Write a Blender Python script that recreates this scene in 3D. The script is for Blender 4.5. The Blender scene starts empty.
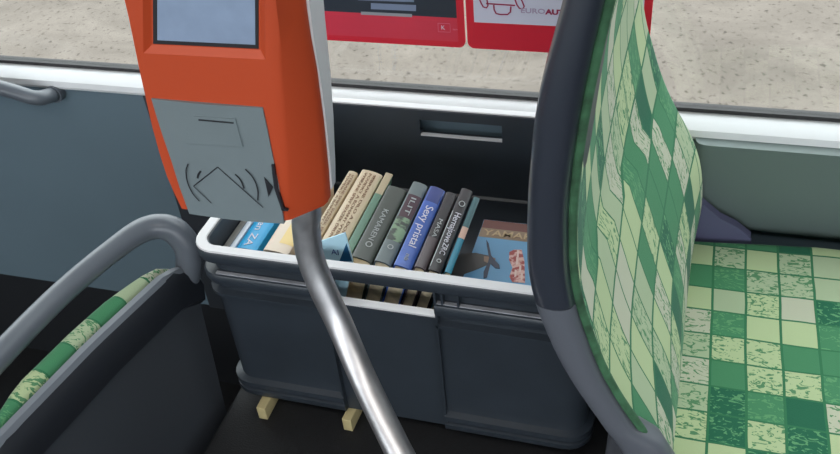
import bpy, bmesh, math, random
import numpy as np
from mathutils import Vector, Matrix
random.seed(7)
S = bpy.context.scene
COL = S.collection

# ------------------------------------------------------------------ camera
CAMP = [0.6606, -0.8385, 1.1017, -0.3443, 0.6643, -0.1038, 866.27]
def cam_axes():
    yaw, pitch, roll = CAMP[3:6]
    cy, sy, cp, sp = math.cos(yaw), math.sin(yaw), math.cos(pitch), math.sin(pitch)
    F = Vector((sy*cp, cy*cp, -sp)); R = Vector((cy, -sy, 0)); U = R.cross(F)
    return R*math.cos(roll)+U*math.sin(roll), -R*math.sin(roll)+U*math.cos(roll), F
AR, AU, AF = cam_axes()
CP = Vector(CAMP[:3])
def at(px, py, ax, val):
    """the point of the real plane axis=val seen at that spot of the photograph"""
    d = AF + AR*((px-420)/CAMP[6]) + AU*((227-py)/CAMP[6])
    return CP + d*((val-CP[ax])/d[ax])
cd = bpy.data.cameras.new('camera'); cam = bpy.data.objects.new('camera', cd); COL.objects.link(cam)
cd.sensor_width = 36; cd.lens = CAMP[6]*36/840; cd.clip_start = .02
cam.matrix_world = Matrix(((AR.x, AU.x, -AF.x, CP.x), (AR.y, AU.y, -AF.y, CP.y), (AR.z, AU.z, -AF.z, CP.z), (0, 0, 0, 1)))
S.camera = cam

# ------------------------------------------------------------------ world, exposure
SKY = 4.6
w = bpy.data.worlds.new('sky'); S.world = w; w.use_nodes = True
nt = w.node_tree; bg = nt.nodes['Background']
tc = nt.nodes.new('ShaderNodeTexCoord'); sp_ = nt.nodes.new('ShaderNodeSeparateXYZ'); cr = nt.nodes.new('ShaderNodeValToRGB')
nt.links.new(tc.outputs['Generated'], sp_.inputs[0]); nt.links.new(sp_.outputs['Z'], cr.inputs[0]); nt.links.new(cr.outputs[0], bg.inputs[0])
cr.color_ramp.elements[0].position = 0.0; cr.color_ramp.elements[0].color = (.62, .66, .70, 1)
cr.color_ramp.elements[1].position = .45; cr.color_ramp.elements[1].color = (.93, .97, 1.0, 1)
bg.inputs[1].default_value = SKY
S.view_settings.view_transform = 'Standard'; S.view_settings.look = 'None'
S.view_settings.exposure = 0.0; S.view_settings.gamma = 1; S.view_settings.use_curve_mapping = False

ld = bpy.data.lights.new('added_fill_lamp', 'AREA'); ld.shape = 'RECTANGLE'; ld.size = 3.0; ld.size_y = .35; ld.energy = 18; ld.color = (1, .98, .95)  # added fill light to brighten the crate and its books
lo = bpy.data.objects.new('added_fill_lamp', ld); COL.objects.link(lo); lo.location = (.3, -.95, 1.70)

# ------------------------------------------------------------------ materials
def lin(c):
    return tuple(((v/255)/12.92 if v/255 <= .04045 else ((v/255+.055)/1.055)**2.4) for v in c)
def mat(name, rgb, rough=.5, metal=0, spec=.5, coat=0, bump=0, bscale=200, var=0, vscale=8):
    m = bpy.data.materials.new(name); m.use_nodes = True; n = m.node_tree; b = n.nodes['Principled BSDF']
    c = lin(rgb) + (1,)
    b.inputs['Base Color'].default_value = c; b.inputs['Roughness'].default_value = rough
    b.inputs['Metallic'].default_value = metal; b.inputs['Specular IOR Level'].default_value = spec
    b.inputs['Coat Weight'].default_value = coat
    t = n.nodes.new('ShaderNodeTexCoord')
    if bump:
        no = n.nodes.new('ShaderNodeTexNoise'); no.inputs['Scale'].default_value = bscale; no.inputs['Detail'].default_value = 3
        bu = n.nodes.new('ShaderNodeBump'); bu.inputs['Strength'].default_value = bump; bu.inputs['Distance'].default_value = .002
        n.links.new(t.outputs['Object'], no.inputs['Vector']); n.links.new(no.outputs[0], bu.inputs['Height']); n.links.new(bu.outputs[0], b.inputs['Normal'])
    if var:
        no = n.nodes.new('ShaderNodeTexNoise'); no.inputs['Scale'].default_value = vscale; no.inputs['Detail'].default_value = 5
        r = n.nodes.new('ShaderNodeValToRGB')
        r.color_ramp.elements[0].position = .3; r.color_ramp.elements[0].color = tuple(v*(1-var) for v in c[:3])+(1,)
        r.color_ramp.elements[1].position = .7; r.color_ramp.elements[1].color = tuple(min(1, v*(1+var)) for v in c[:3])+(1,)
        n.links.new(t.outputs['Object'], no.inputs['Vector']); n.links.new(no.outputs[0], r.inputs[0]); n.links.new(r.outputs[0], b.inputs['Base Color'])
    return m
M = dict(
    crate=mat('crate_plastic', (45, 52, 60), .38, spec=.6, bump=.05, bscale=300, var=.12, vscale=14),
    rim=mat('painted_sheen_rim', (204, 203, 205), .35, spec=.6),  # pale colour stands in for skylight on upward faces
    ledge=mat('painted_toplight_ledge', (150, 152, 158), .4, spec=.6, var=.25, vscale=30),  # lighter grey stands in for light falling on the ledge
    wall=mat('wall_panel_grey', (98, 116, 127), .45, var=.05, vscale=3),
    panel=mat('side_lining_grey', (100, 114, 112), .45),
    sill=mat('white_sill', (226, 228, 230), .35),
    rubber=mat('window_rubber', (40, 38, 40), .6),
    black=mat('glossy_black_trim', (40, 45, 56), .33, spec=1.0, coat=.5),
    tube=mat('grey_handle', (92, 98, 106), .32, spec=.6),
    shell=mat('seat_shell_grey', (88, 92, 100), .42, spec=.5),
    shelld=mat('seat_shell_dark', (46, 50, 56), .5),
    purple=mat('seat_base_plastic', (92, 92, 122), .5),
    steel=mat('brushed_steel', (215, 213, 214), .42, metal=1, var=.08, vscale=60),
    orange=mat('validator_orange', (184, 72, 38), .42, spec=.4, bump=.03, bscale=500),
    lgrey=mat('validator_back_grey', (214, 218, 220), .4),
    plate=mat('validator_plate', (112, 124, 128), .45, var=.03, vscale=20),
    ink=mat('black_ink', (28, 30, 36), .5),
    dark=mat('dark_plastic', (30, 32, 36), .5),
    lcd=mat('lcd_painted_reflection', (140, 158, 184), .12, spec=.6, var=.07, vscale=30),  # pale blue base stands in for the sky reflected in the screen
    floor=mat('dark_floor', (15, 16, 19), .7, bump=.4, bscale=400, var=.3, vscale=220),
    ceiling=mat('ceiling_paint', (190, 190, 190), .7),
    seat_edge=mat('seat_edge_black', (34, 37, 43), .4),
    seat_back=mat('seat_back_grey', (62, 66, 72), .45),
    lip=mat('seat_lip_grey', (112, 118, 126), .4),
    roll=mat('dark_green_roll', (52, 92, 64), .9, var=.5, vscale=45),
    wood=mat('pale_wood', (182, 168, 124), .6, var=.12, vscale=40),
    paper=mat('page_edges', (226, 210, 178), .8, var=.15, vscale=120),
    red=mat('red_frame', (205, 28, 50), .35),
    redlight=mat('red_print', (205, 50, 72), .4, var=.05, vscale=10),
    white=mat('white_print', (205, 205, 222), .5),
    navy=mat('dark_print', (38, 46, 58), .4),
    bluegrey=mat('bluegrey_print', (120, 134, 160), .5),
    greyp=mat('grey_print', (150, 152, 158), .5),
    pinkp=mat('pink_print', (215, 110, 130), .5),
    crimson=mat('crimson_print', (150, 22, 70), .5),
    lilac=mat('lilac_print', (170, 150, 178), .5),
)
def asphalt():
    m = bpy.data.materials.new('pavement'); m.use_nodes = True; n = m.node_tree; b = n.nodes['Principled BSDF']
    b.inputs['Roughness'].default_value = .9; b.inputs['Specular IOR Level'].default_value = .2
    t = n.nodes.new('ShaderNodeTexCoord')
    n1 = n.nodes.new('ShaderNodeTexNoise'); n1.inputs['Scale'].default_value = 1.6; n1.inputs['Detail'].default_value = 8; n1.inputs['Roughness'].default_value = .7
    n2 = n.nodes.new('ShaderNodeTexNoise'); n2.inputs['Scale'].default_value = 30; n2.inputs['Detail'].default_value = 4
    r1 = n.nodes.new('ShaderNodeValToRGB'); r2 = n.nodes.new('ShaderNodeValToRGB')
    r1.color_ramp.elements[0].position = .3; r1.color_ramp.elements[0].color = (.108, .092, .078, 1)
    r1.color_ramp.elements[1].position = .72; r1.color_ramp.elements[1].color = (.192, .166, .144, 1)
    r2.color_ramp.elements[0].position = .30; r2.color_ramp.elements[0].color = (.45, .43, .42, 1)
    r2.color_ramp.elements[1].position = .42; r2.color_ramp.elements[1].color = (1, 1, 1, 1)
    e = r2.color_ramp.elements.new(.72); e.color = (1, 1, 1, 1); e = r2.color_ramp.elements.new(.8); e.color = (1.3, 1.3, 1.3, 1)
    mx = n.nodes.new('ShaderNodeMix'); mx.data_type = 'RGBA'; mx.blend_type = 'MULTIPLY'; mx.inputs[0].default_value = 1
    L = n.links.new
    L(t.outputs['Object'], n1.inputs['Vector']); L(t.outputs['Object'], n2.inputs['Vector'])
    n1.inputs['Distortion'].default_value = .6
    L(n1.outputs[0], r1.inputs[0]); L(n2.outputs[0], r2.inputs[0]); L(r1.outputs[0], mx.inputs[6]); L(r2.outputs[0], mx.inputs[7]); L(mx.outputs[2], b.inputs['Base Color'])
    return m
M['pavement'] = asphalt()
def glassmat():
    m = bpy.data.materials.new('window_glass'); m.use_nodes = True; n = m.node_tree; n.nodes.remove(n.nodes['Principled BSDF'])
    tr = n.nodes.new('ShaderNodeBsdfTransparent'); tr.inputs[0].default_value = (.93, .95, .94, 1)
    gl = n.nodes.new('ShaderNodeBsdfGlossy'); gl.inputs['Roughness'].default_value = .02
    lw = n.nodes.new('ShaderNodeLayerWeight'); pw = n.nodes.new('ShaderNodeMath'); pw.operation = 'POWER'; pw.inputs[1].default_value = 5; fr = n.nodes.new('ShaderNodeMath'); fr.operation = 'MULTIPLY_ADD'; fr.inputs[1].default_value = .9; fr.inputs[2].default_value = .03; n.links.new(lw.outputs['Facing'], pw.inputs[0]); n.links.new(pw.outputs[0], fr.inputs[0]); mx = n.nodes.new('ShaderNodeMixShader')
    n.links.new(fr.outputs[0], mx.inputs[0]); n.links.new(tr.outputs[0], mx.inputs[1]); n.links.new(gl.outputs[0], mx.inputs[2])
    n.links.new(mx.outputs[0], n.nodes['Material Output'].inputs[0]); return m
M['glass'] = glassmat()
def fabric():
    m = bpy.data.materials.new('green_check_fabric'); m.use_nodes = True; n = m.node_tree; b = n.nodes['Principled BSDF']; L = n.links.new
    b.inputs['Roughness'].default_value = .95; b.inputs['Specular IOR Level'].default_value = .15; b.inputs['Sheen Weight'].default_value = .1
    uv = n.nodes.new('ShaderNodeUVMap'); uv.uv_map = 'UVMap'
    wn = n.nodes.new('ShaderNodeTexNoise'); wn.inputs['Scale'].default_value = 9; L(uv.outputs[0], wn.inputs['Vector'])
    sb = n.nodes.new('ShaderNodeVectorMath'); sb.operation = 'SUBTRACT'; sb.inputs[1].default_value = (.5, .5, .5); L(wn.outputs['Color'], sb.inputs[0])
    ws = n.nodes.new('ShaderNodeVectorMath'); ws.operation = 'SCALE'; ws.inputs['Scale'].default_value = .006; L(sb.outputs[0], ws.inputs[0])
    ad = n.nodes.new('ShaderNodeVectorMath'); ad.operation = 'ADD'; L(uv.outputs[0], ad.inputs[0]); L(ws.outputs[0], ad.inputs[1])
    sc = n.nodes.new('ShaderNodeVectorMath'); sc.operation = 'MULTIPLY'; sc.inputs[1].default_value = (1/.052, 1/.050, 0); L(ad.outputs[0], sc.inputs[0])
    fl = n.nodes.new('ShaderNodeVectorMath'); fl.operation = 'FLOOR'; L(sc.outputs[0], fl.inputs[0])
    fc = n.nodes.new('ShaderNodeVectorMath'); fc.operation = 'FRACTION'; L(sc.outputs[0], fc.inputs[0])
    wh = n.nodes.new('ShaderNodeTexWhiteNoise'); wh.noise_dimensions = '2D'; L(fl.outputs[0], wh.inputs['Vector'])
    ra = n.nodes.new('ShaderNodeValToRGB'); ra.color_ramp.interpolation = 'CONSTANT'
    DG, MG, LG, PG, PK = (.016, .115, .062, 1), (.055, .205, .098, 1), (.39, .48, .27, 1), (.34, .42, .27, 1), (.43, .45, .34, 1)
    els = [(0, DG), (.12, MG), (.36, LG), (.62, PG), (.82, PK)]
    ra.color_ramp.elements[0].color = DG; ra.color_ramp.elements[1].position = .12; ra.color_ramp.elements[1].color = MG
    for p, c in els[2:]:
        e = ra.color_ramp.elements.new(p); e.color = c
    L(wh.outputs['Value'], ra.inputs[0])
    # scribbles: streaked noise swaps pale and green in some cells
    s2 = n.nodes.new('ShaderNodeVectorMath'); s2.operation = 'MULTIPLY'; s2.inputs[1].default_value = (120, 60, 1); L(uv.outputs[0], s2.inputs[0])
    n2 = n.nodes.new('ShaderNodeTexNoise'); n2.inputs['Scale'].default_value = 1; n2.inputs['Detail'].default_value = 5; n2.inputs['Distortion'].default_value = 1.8; L(s2.outputs[0], n2.inputs['Vector'])
    th = n.nodes.new('ShaderNodeMath'); th.operation = 'GREATER_THAN'; th.inputs[1].default_value = .565; L(n2.outputs[0], th.inputs[0])
    sx = n.nodes.new('ShaderNodeSeparateXYZ'); L(wh.outputs['Color'], sx.inputs[0])
    t2 = n.nodes.new('ShaderNodeMath'); t2.operation = 'GREATER_THAN'; t2.inputs[1].default_value = .52; L(sx.outputs[1], t2.inputs[0])
    mu = n.nodes.new('ShaderNodeMath'); mu.operation = 'MULTIPLY'; L(th.outputs[0], mu.inputs[0]); L(t2.outputs[0], mu.inputs[1])
    isg = n.nodes.new('ShaderNodeMath'); isg.operation = 'GREATER_THAN'; isg.inputs[1].default_value = .36; L(wh.outputs['Value'], isg.inputs[0])
    alt = n.nodes.new('ShaderNodeMix'); alt.data_type = 'RGBA'; alt.inputs[6].default_value = (.10, .28, .13, 1); alt.inputs[7].default_value = (.085, .22, .105, 1); L(isg.outputs[0], alt.inputs[0])
    m1 = n.nodes.new('ShaderNodeMix'); m1.data_type = 'RGBA'; L(mu.outputs[0], m1.inputs[0]); L(ra.outputs[0], m1.inputs[6]); L(alt.outputs[2], m1.inputs[7])
    # grid lines
    sf = n.nodes.new('ShaderNodeSeparateXYZ'); L(fc.outputs[0], sf.inputs[0])
    a = n.nodes.new('ShaderNodeMath'); a.operation = 'LESS_THAN'; a.inputs[1].default_value = .06; L(sf.outputs[0], a.inputs[0])
    c = n.nodes.new('ShaderNodeMath'); c.operation = 'LESS_THAN'; c.inputs[1].default_value = .075; L(sf.outputs[1], c.inputs[0])
    mm = n.nodes.new('ShaderNodeMath'); mm.operation = 'MAXIMUM'; L(a.outputs[0], mm.inputs[0]); L(c.outputs[0], mm.inputs[1])
    m2 = n.nodes.new('ShaderNodeMix'); m2.data_type = 'RGBA'; L(mm.outputs[0], m2.inputs[0]); L(m1.outputs[2], m2.inputs[6]); m2.inputs[7].default_value = (.03, .15, .07, 1)
    L(m2.outputs[2], b.inputs['Base Color'])
    n3 = n.nodes.new('ShaderNodeTexNoise'); n3.inputs['Scale'].default_value = 600; bu = n.nodes.new('ShaderNodeBump'); bu.inputs['Strength'].default_value = .4; bu.inputs['Distance'].default_value = .001
    L(uv.outputs[0], n3.inputs['Vector']); L(n3.outputs[0], bu.inputs['Height']); L(bu.outputs[0], b.inputs['Normal'])
    return m
M['fabric'] = fabric()

# ------------------------------------------------------------------ helpers
def obj(name, bm, m, parent=None, smooth=False, inv=None):
    me = bpy.data.meshes.new(name)
    if smooth is not False:
        for f in bm.faces: f.smooth = True
    bmesh.ops.recalc_face_normals(bm, faces=bm.faces) if smooth != 'keep' else None
    bm.to_mesh(me); bm.free()
    for x in (m if isinstance(m, (list, tuple)) else [m]): me.materials.append(M[x] if isinstance(x, str) else x)
    o = bpy.data.objects.new(name, me); COL.objects.link(o)
    if smooth == 'auto':
        try: me.set_sharp_from_angle(angle=math.radians(38))
        except Exception: pass
    if parent: o.parent = parent
    return o
def tag(o, label=None, cat=None, group=None, kind=None):
    for k, v in (('label', label), ('category', cat), ('group', group), ('kind', kind)):
        if v: o[k] = v
    return o
def thing(name, label, cat, loc=(0, 0, 0), group=None):
    o = bpy.data.objects.new(name, None); COL.objects.link(o); o.location = loc; o.empty_display_size = .05
    return tag(o, label, cat, group)
def box(bm, x0, x1, y0, y1, z0, z1, bev=0):
    vs = [bm.verts.new(p) for p in ((x0,y0,z0),(x1,y0,z0),(x1,y1,z0),(x0,y1,z0),(x0,y0,z1),(x1,y0,z1),(x1,y1,z1),(x0,y1,z1))]
    fs = [bm.faces.new([vs[i] for i in q]) for q in ((0,3,2,1),(4,5,6,7),(0,1,5,4),(1,2,6,5),(2,3,7,6),(3,0,4,7))]
    if bev:
        es = list({e for f in fs for e in f.edges})
        bmesh.ops.bevel(bm, geom=es, offset=bev, segments=3, profile=.5, affect='EDGES')
    return bm
def nb(): return bmesh.new()
def loft(bm, rings, closed=True, cap=True):
    R = [[bm.verts.new(p) for p in r] for r in rings]
    n = len(R[0])
    for a, b in zip(R, R[1:]):
        for i in range(n if closed else n-1):
            j = (i+1) % n
            bm.faces.new((a[i], a[j], b[j], b[i]))
    if cap and closed:
        bm.faces.new(R[0][::-1]); bm.faces.new(R[-1])
    return R
def rrect(x0, x1, y0, y1, r, z, seg=6):
    pts = []
    for cx, cy, a0 in ((x1-r, y1-r, 0), (x0+r, y1-r, 90), (x0+r, y0+r, 180), (x1-r, y0+r, 270)):
        for k in range(seg+1):
            a = math.radians(a0+90*k/seg); pts.append((cx+r*math.cos(a), cy+r*math.sin(a), z))
    return pts
def catmull(pts, n=8):
    pts = [Vector(p) for p in pts]; P = [pts[0]*2-pts[1]]+pts+[pts[-1]*2-pts[-2]]; out = []
    for i in range(1, len(P)-2):
        for k in range(n):
            t = k/n; a, b, c, d = P[i-1:i+3]
            out.append(.5*((2*b)+(c-a)*t+(2*a-5*b+4*c-d)*t*t+(3*b-a-3*c+d)*t**3))
    out.append(pts[-1]); return out
def tube(bm, path, rx, ry=None, seg=20, up=Vector((0, 0, 1)), cap=True):
    ry = ry or rx; rings = []
    for i, p in enumerate(path):
        t = (path[min(i+1, len(path)-1)]-path[max(i-1, 0)]).normalized()
        s = t.cross(up); s = s.normalized() if s.length > 1e-4 else Vector((1, 0, 0)); u = s.cross(t)
        a_ = rx(i/(len(path)-1)) if callable(rx) else rx; b_ = ry(i/(len(path)-1)) if callable(ry) else ry
        rings.append([p+s*math.cos(2*math.pi*k/seg)*a_+u*math.sin(2*math.pi*k/seg)*b_ for k in range(seg)])
    loft(bm, rings, cap=cap); return bm
def boolean(o, cutters):
    for bmc in cutters:
        bpy.context.view_layer.update(); me = bpy.data.meshes.new('cut'); bmesh.ops.recalc_face_normals(bmc, faces=bmc.faces); bmc.to_mesh(me); bmc.free()
        c = bpy.data.objects.new('cut', me); COL.objects.link(c); c.matrix_world = o.matrix_world.copy()
        md = o.modifiers.new('b', 'BOOLEAN'); md.operation = 'DIFFERENCE'; md.object = c; md.solver = 'EXACT'
        bpy.context.view_layer.update()
        dg = bpy.context.evaluated_depsgraph_get(); dg.update()
        ne = bpy.data.meshes.new_from_object(o.evaluated_get(dg)); o.modifiers.clear(); o.data = ne
        bpy.data.objects.remove(c); 
    try: o.data.set_sharp_from_angle(angle=math.radians(35))
    except Exception: pass
def frame(o_, xd, yd):
    xd = Vector(xd).normalized(); yd = Vector(yd); yd = (yd-xd*yd.dot(xd)).normalized(); zd = xd.cross(yd)
    return Matrix(((xd.x, yd.x, zd.x, o_[0]), (xd.y, yd.y, zd.y, o_[1]), (xd.z, yd.z, zd.z, o_[2]), (0, 0, 0, 1)))
def text(name, s, loc, xd, yd, size, m, parent, length=None, squash=1, thick=.0):
    c = bpy.data.curves.new(name, 'FONT'); c.body = s; c.size = size; c.extrude = .0002; c.offset = thick; c.align_x = 'LEFT'; c.align_y = 'CENTER'; c.resolution_u = 3
    o = bpy.data.objects.new(name+'_t', c); COL.objects.link(o); bpy.context.view_layer.update()
    dg = bpy.context.evaluated_depsgraph_get()
    me = bpy.data.meshes.new_from_object(o.evaluated_get(dg)); bpy.data.objects.remove(o)
    xs = [v.co.x for v in me.vertices]; k = (length/(max(xs)-min(xs))) if length and xs else 1
    for v in me.vertices: v.co.x = (v.co.x-min(xs))*k; v.co.y *= squash
    me.transform(frame(loc, xd, yd))
    me.materials.clear(); me.materials.append(M[m] if isinstance(m, str) else m)
    o = bpy.data.objects.new(name, me); COL.objects.link(o); o.parent = parent
    return o
def stroke(bm, pts, wid, nrm, h=.0004):
    """thin printed line along pts lying on a surface of normal nrm"""
    nrm = Vector(nrm).normalized(); L_, R_ = [], []
    for i, p in enumerate(pts):
        t = (pts[min(i+1, len(pts)-1)]-pts[max(i-1, 0)]).normalized(); s = t.cross(nrm).normalized()
        L_.append(p+s*wid/2+nrm*h); R_.append(p-s*wid/2+nrm*h)
    a = [bm.verts.new(p) for p in L_]; b = [bm.verts.new(p) for p in R_]
    for i in range(len(a)-1): bm.faces.new((a[i], b[i], b[i+1], a[i+1]))
def poly(bm, pts):
    bm.faces.new([bm.verts.new(p) for p in pts])
def slab(bm, pts, nrm, h):
    n = Vector(nrm).normalized()*h
    a = [bm.verts.new(Vector(p)) for p in pts]; b = [bm.verts.new(Vector(p)+n) for p in pts]
    bm.faces.new(a[::-1]); bm.faces.new(b)
    for i in range(len(a)): j = (i+1) % len(a); bm.faces.new((a[i], a[j], b[j], b[i]))

# ------------------------------------------------------------------ the setting
def struct(name, bm, m, smooth=False): return tag(obj(name, bm, m, None, smooth), kind='structure')
bm = nb(); box(bm, -30, 30, -20, 40, -1.3, -1.2); tag(struct('ground', bm, 'pavement'))
WY = .462
struct('floor', box(nb(), -3, 3, -2.2, .50, -.66, -.60), 'floor')
bm = nb(); box(bm, -.016, 2.4, -.30, .458, -.60, -.03, .008); struct('trim_1', bm, 'floor', 'auto')   # raised platform over the wheel
WB = -.30
bm = nb(); box(bm, -3, 3, WY, .50, WB, .284); w_ = struct('wall_window_side', bm, 'wall')
bm = nb(); box(bm, -3, 3, WY+.012, .50, -.60, WB); struct('baseboard_window_side', bm, 'dark')
# window sill: rounded white ledge with the rubber seal behind it
prof = [(WY-.001, .285), (WY-.010, .286), (WY-.013, .292), (WY-.010, .303), (WY+.010, .314), (WY+.034, .317), (WY+.034, .290)]
bm = nb(); loft(bm, [[(x, y, z) for y, z in prof] for x in (-3, 3)]); struct('trim_2', bm, 'sill', 'auto')
bm = nb(); box(bm, -3, 3, .487, .506, .317, .324); struct('trim_3', bm, 'rubber')
bm = nb(); box(bm, -3, 3, .493, .499, .324, 1.25); struct('window_1', bm, 'glass')
bm = nb(); box(bm, -3, 3, .462, .50, 1.25, 1.72); struct('wall_window_side_upper', bm, 'ceiling')
bm = nb(); box(bm, -3, 3, -2.2, .50, 1.72, 1.78); struct('ceiling', bm, 'ceiling')
bm = nb(); box(bm, -3, 3, -2.26, -2.2, -.66, .30); box(bm, -3, 3, -2.26, -2.2, 1.25, 1.78); struct('wall_opposite_side', bm, 'wall')
bm = nb(); box(bm, -3.06, -3, -2.26, .5, -.66, 1.78); struct('wall_rear', bm, 'wall')
bm = nb(); box(bm, 3, 3.06, -2.26, .5, -.66, 1.78); struct('wall_front', bm, 'wall')
# rounded lining panel over the right-hand seat
a0 = []; x0, x1, z0, z1, r = .700, 2.0, .112, .292, .05
for k in range(9):
    a = math.radians(180+90*k/8); a0.append((x0+r+r*math.cos(a), z0+r+r*math.sin(a)))
a0 += [(x1, z0), (x1, z1), (x0, z1)]
bm = nb(); R_ = []
for y, s in ((WY-.001, 0), (.445, .002), (.436, .008), (.430, .022), (.427, .05), (.426, .085)):
    R_.append([(x+(s*.3 if x < x1 else 0), y, z+(s*(z0+r-z)/r if z < z0+r else 0)) for x, z in a0])
loft(bm, R_); struct('trim_4', bm, 'panel', 'auto')

bm = nb(); box(bm, -.362, .04, .454, WY-.0005, -.30, .284, .003); struct('trim_5', bm, 'shelld', 'auto')

# grab bar on the window wall, far left
p = catmull([(-1.1, .40, .335), (-.80, .405, .33), at(8, 90, 1, .405), at(36, 98, 1, .41), (at(46, 101, 1, .42)+Vector((0, .028, 0)))], 6)
o = tube(nb(), p, .0155, seg=16)
t = thing('grab_bar', 'short grey rounded grab bar fixed to the wall below the window, far left', 'grab bar', (-.55, .44, .25))
o = obj('bar', o, 'tube', t, True); o.matrix_parent_inverse = Matrix.Translation((.55, -.44, -.25))
bm = nb(); e = p[-1]; tube(bm, [e-Vector((0, .003, 0)), Vector((e.x, WY-.0005, e.z))], .019, seg=18)
o = obj('mounting_flange', bm, 'tube', t, 'auto'); o.matrix_parent_inverse = Matrix.Translation((.55, -.44, -.25))

def parts_root(t):
    """children below are modelled in world space; keep them there"""
    inv = Matrix.Translation(-t.location)
    for c in t.children: c.matrix_parent_inverse = inv

# ------------------------------------------------------------------ book crate
CL, CD, CH = .60, .454, .326
crate = thing('storage_crate', 'large dark grey plastic crate with pale rim, full of books, between the two seats', 'crate', (.3, .22, 0))
KZ = .979
ins = lambda s, r, z: rrect(s, CL-s, s, CD-s, r, z*KZ)
lv = [(.012, 0), (.003, .003), (.0005, .008), (.0005, .017), (.006, .019), (.006, .023), (.0005, .025), (.0005, .036), (.010, .040), (.010, .228),
      (.003, .231), (.003, .237), (.013, .240), (.013, .254), (.003, .257), (.001, .264), (.001, .272), (.003, .276), (.0145, .279), (.0145, .300), (.001, .303), (0, .306), (0, .321), (.002, .3245)]
rings = [ins(s, .034 if s > .004 else .038, z) for s, z in lv]
TH = .019
rings += [ins(.004, .036, .325), ins(TH-.002, .022, .325), ins(TH, .02, .323), ins(TH, .02, .144), ins(TH+.004, .016, .140)]
bm = nb(); loft(bm, rings)
body = obj('crate_body', bm, 'crate', crate, True)
cut = [box(nb(), .206, .3745, -.02, .0124, -.01, .2955), box(nb(), .222, .3735, -.02, .06, .2395, .286), box(nb(), .231, .381, .39, .48, .264, .298)]
boolean(body, cut)
# pale rim all round, the sky sheen on it painted as colour
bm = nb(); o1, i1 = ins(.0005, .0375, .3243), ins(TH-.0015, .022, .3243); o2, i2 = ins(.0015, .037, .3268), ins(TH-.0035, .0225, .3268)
loft(bm, [i1, o1, o2, i2, i1], cap=False); bmesh.ops.remove_doubles(bm, verts=bm.verts, dist=1e-5); tag(obj('rim', bm, 'rim', crate, 'auto'), 'pale rim with sky sheen in its colour')
# upper face of the stacking ledge, top light painted into its grey (left end and right part)
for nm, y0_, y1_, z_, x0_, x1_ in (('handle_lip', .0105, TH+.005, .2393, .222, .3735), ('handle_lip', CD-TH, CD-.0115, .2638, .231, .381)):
    bm = nb(); box(bm, x0_, x1_, y0_, y1_, z_, z_+.003); tag(obj(nm, bm, 'rim', crate), 'lip of the hand hole, painted pale for light from above')  # light on the lips is put into their pale colour
for x0_, x1_ in ((.034, .2055), (.375, .565)):
    bm = nb(); box(bm, x0_, x1_, .0055, .0112, .2712, .2732); tag(obj('stacking_ledge', bm, 'ledge', crate), 'ledge painted lighter for light from above')
# ribs round the hand hole
for x, za in ((.385, .2735), (.408, .2735), (.3745, .003), (.2025, .003)):
    bm = nb(); box(bm, x, x+.003, .003, .0125, za, .2945); obj('rib', bm, 'crate', crate)
parts_root(crate)

crate.location += Vector((-.004, -.009, 0))
# two pale sticks under the crate
t1 = obj('wooden_strip', (lambda b: (box(b, -.008, .008, -.058, .07, 0, .0275, .001), b)[1])(nb()), 'wood', None, 'auto')
t1.location = (.056, .030, -.0295); tag(t1, 'short pale wooden strip poking out under the left part of the crate', 'wooden strip', 'wooden strips under the crate')
t2 = t1.copy(); COL.objects.link(t2); t2.location = (.208, .038, -.0295); t2.rotation_euler.z = -.04
t2['label'] = 'short pale wooden strip poking out under the crate beside the steel pole'

# ------------------------------------------------------------------ books
def cmat(name, rgb, **k):
    if name not in M: M[name] = mat(name, rgb, **k)
    return name
def book(label, x0, x1, y0, y1, z, lean, depth, cover, hard=True, group='books standing spine up in the crate', front=None, pages='paper'):
    """x0,x1 = spine edges at height z; spine up, leaning to +x by lean degrees"""
    th = math.radians(lean); T = (x1-x0)*math.cos(th); L = y1-y0
    xm = (x0+x1)/2
    root = thing('book', label, 'book', (xm-depth*math.sin(th), (y0+y1)/2, z-depth*math.cos(th)), group)
    root.rotation_euler.y = th
    bm = nb(); c = .0022 if hard else .0008; h = T/2
    # cover: C-shaped section swept along the spine
    n = 6; outer = [(-h, 0)]; inner = [(-h+c, 0)]; b_ = min(.0035 if hard else .001, T*.2)
    for k in range(n+1):
        a = math.pi*(1-k/n); outer.append((h*math.cos(a), depth-b_+b_*math.sin(a)))
        inner.append(((h-c)*math.cos(a), depth-b_-c+b_*math.sin(a)))
    outer.append((h, 0)); inner.append((h-c, 0))
    sec = outer+inner[::-1]
    A = [bm.verts.new((x, -L/2, zz)) for x, zz in sec]; B = [bm.verts.new((x, L/2, zz)) for x, zz in sec]; N = len(sec)
    for i in range(N): j = (i+1) % N; bm.faces.new((A[i], A[j], B[j], B[i]))
    for i in range(len(outer)-1):
        j = N-1-i; bm.faces.new((A[i], A[j], A[j-1], A[i+1])); bm.faces.new((B[i], B[i+1], B[j-1], B[j]))
    obj('cover', bm, cover, root, 'auto')
    bm = nb(); box(bm, -h+c+.0001, h-c-.0001, -L/2+.003, L/2-.003, .003 if hard else .0005, depth-b_-c-.0005)
    tag(obj('page_block', bm, pages, root), 'cream page block')
    root['_T'] = T; root['_L'] = L; root['_D'] = depth; root['_b'] = b_
    return root
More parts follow.
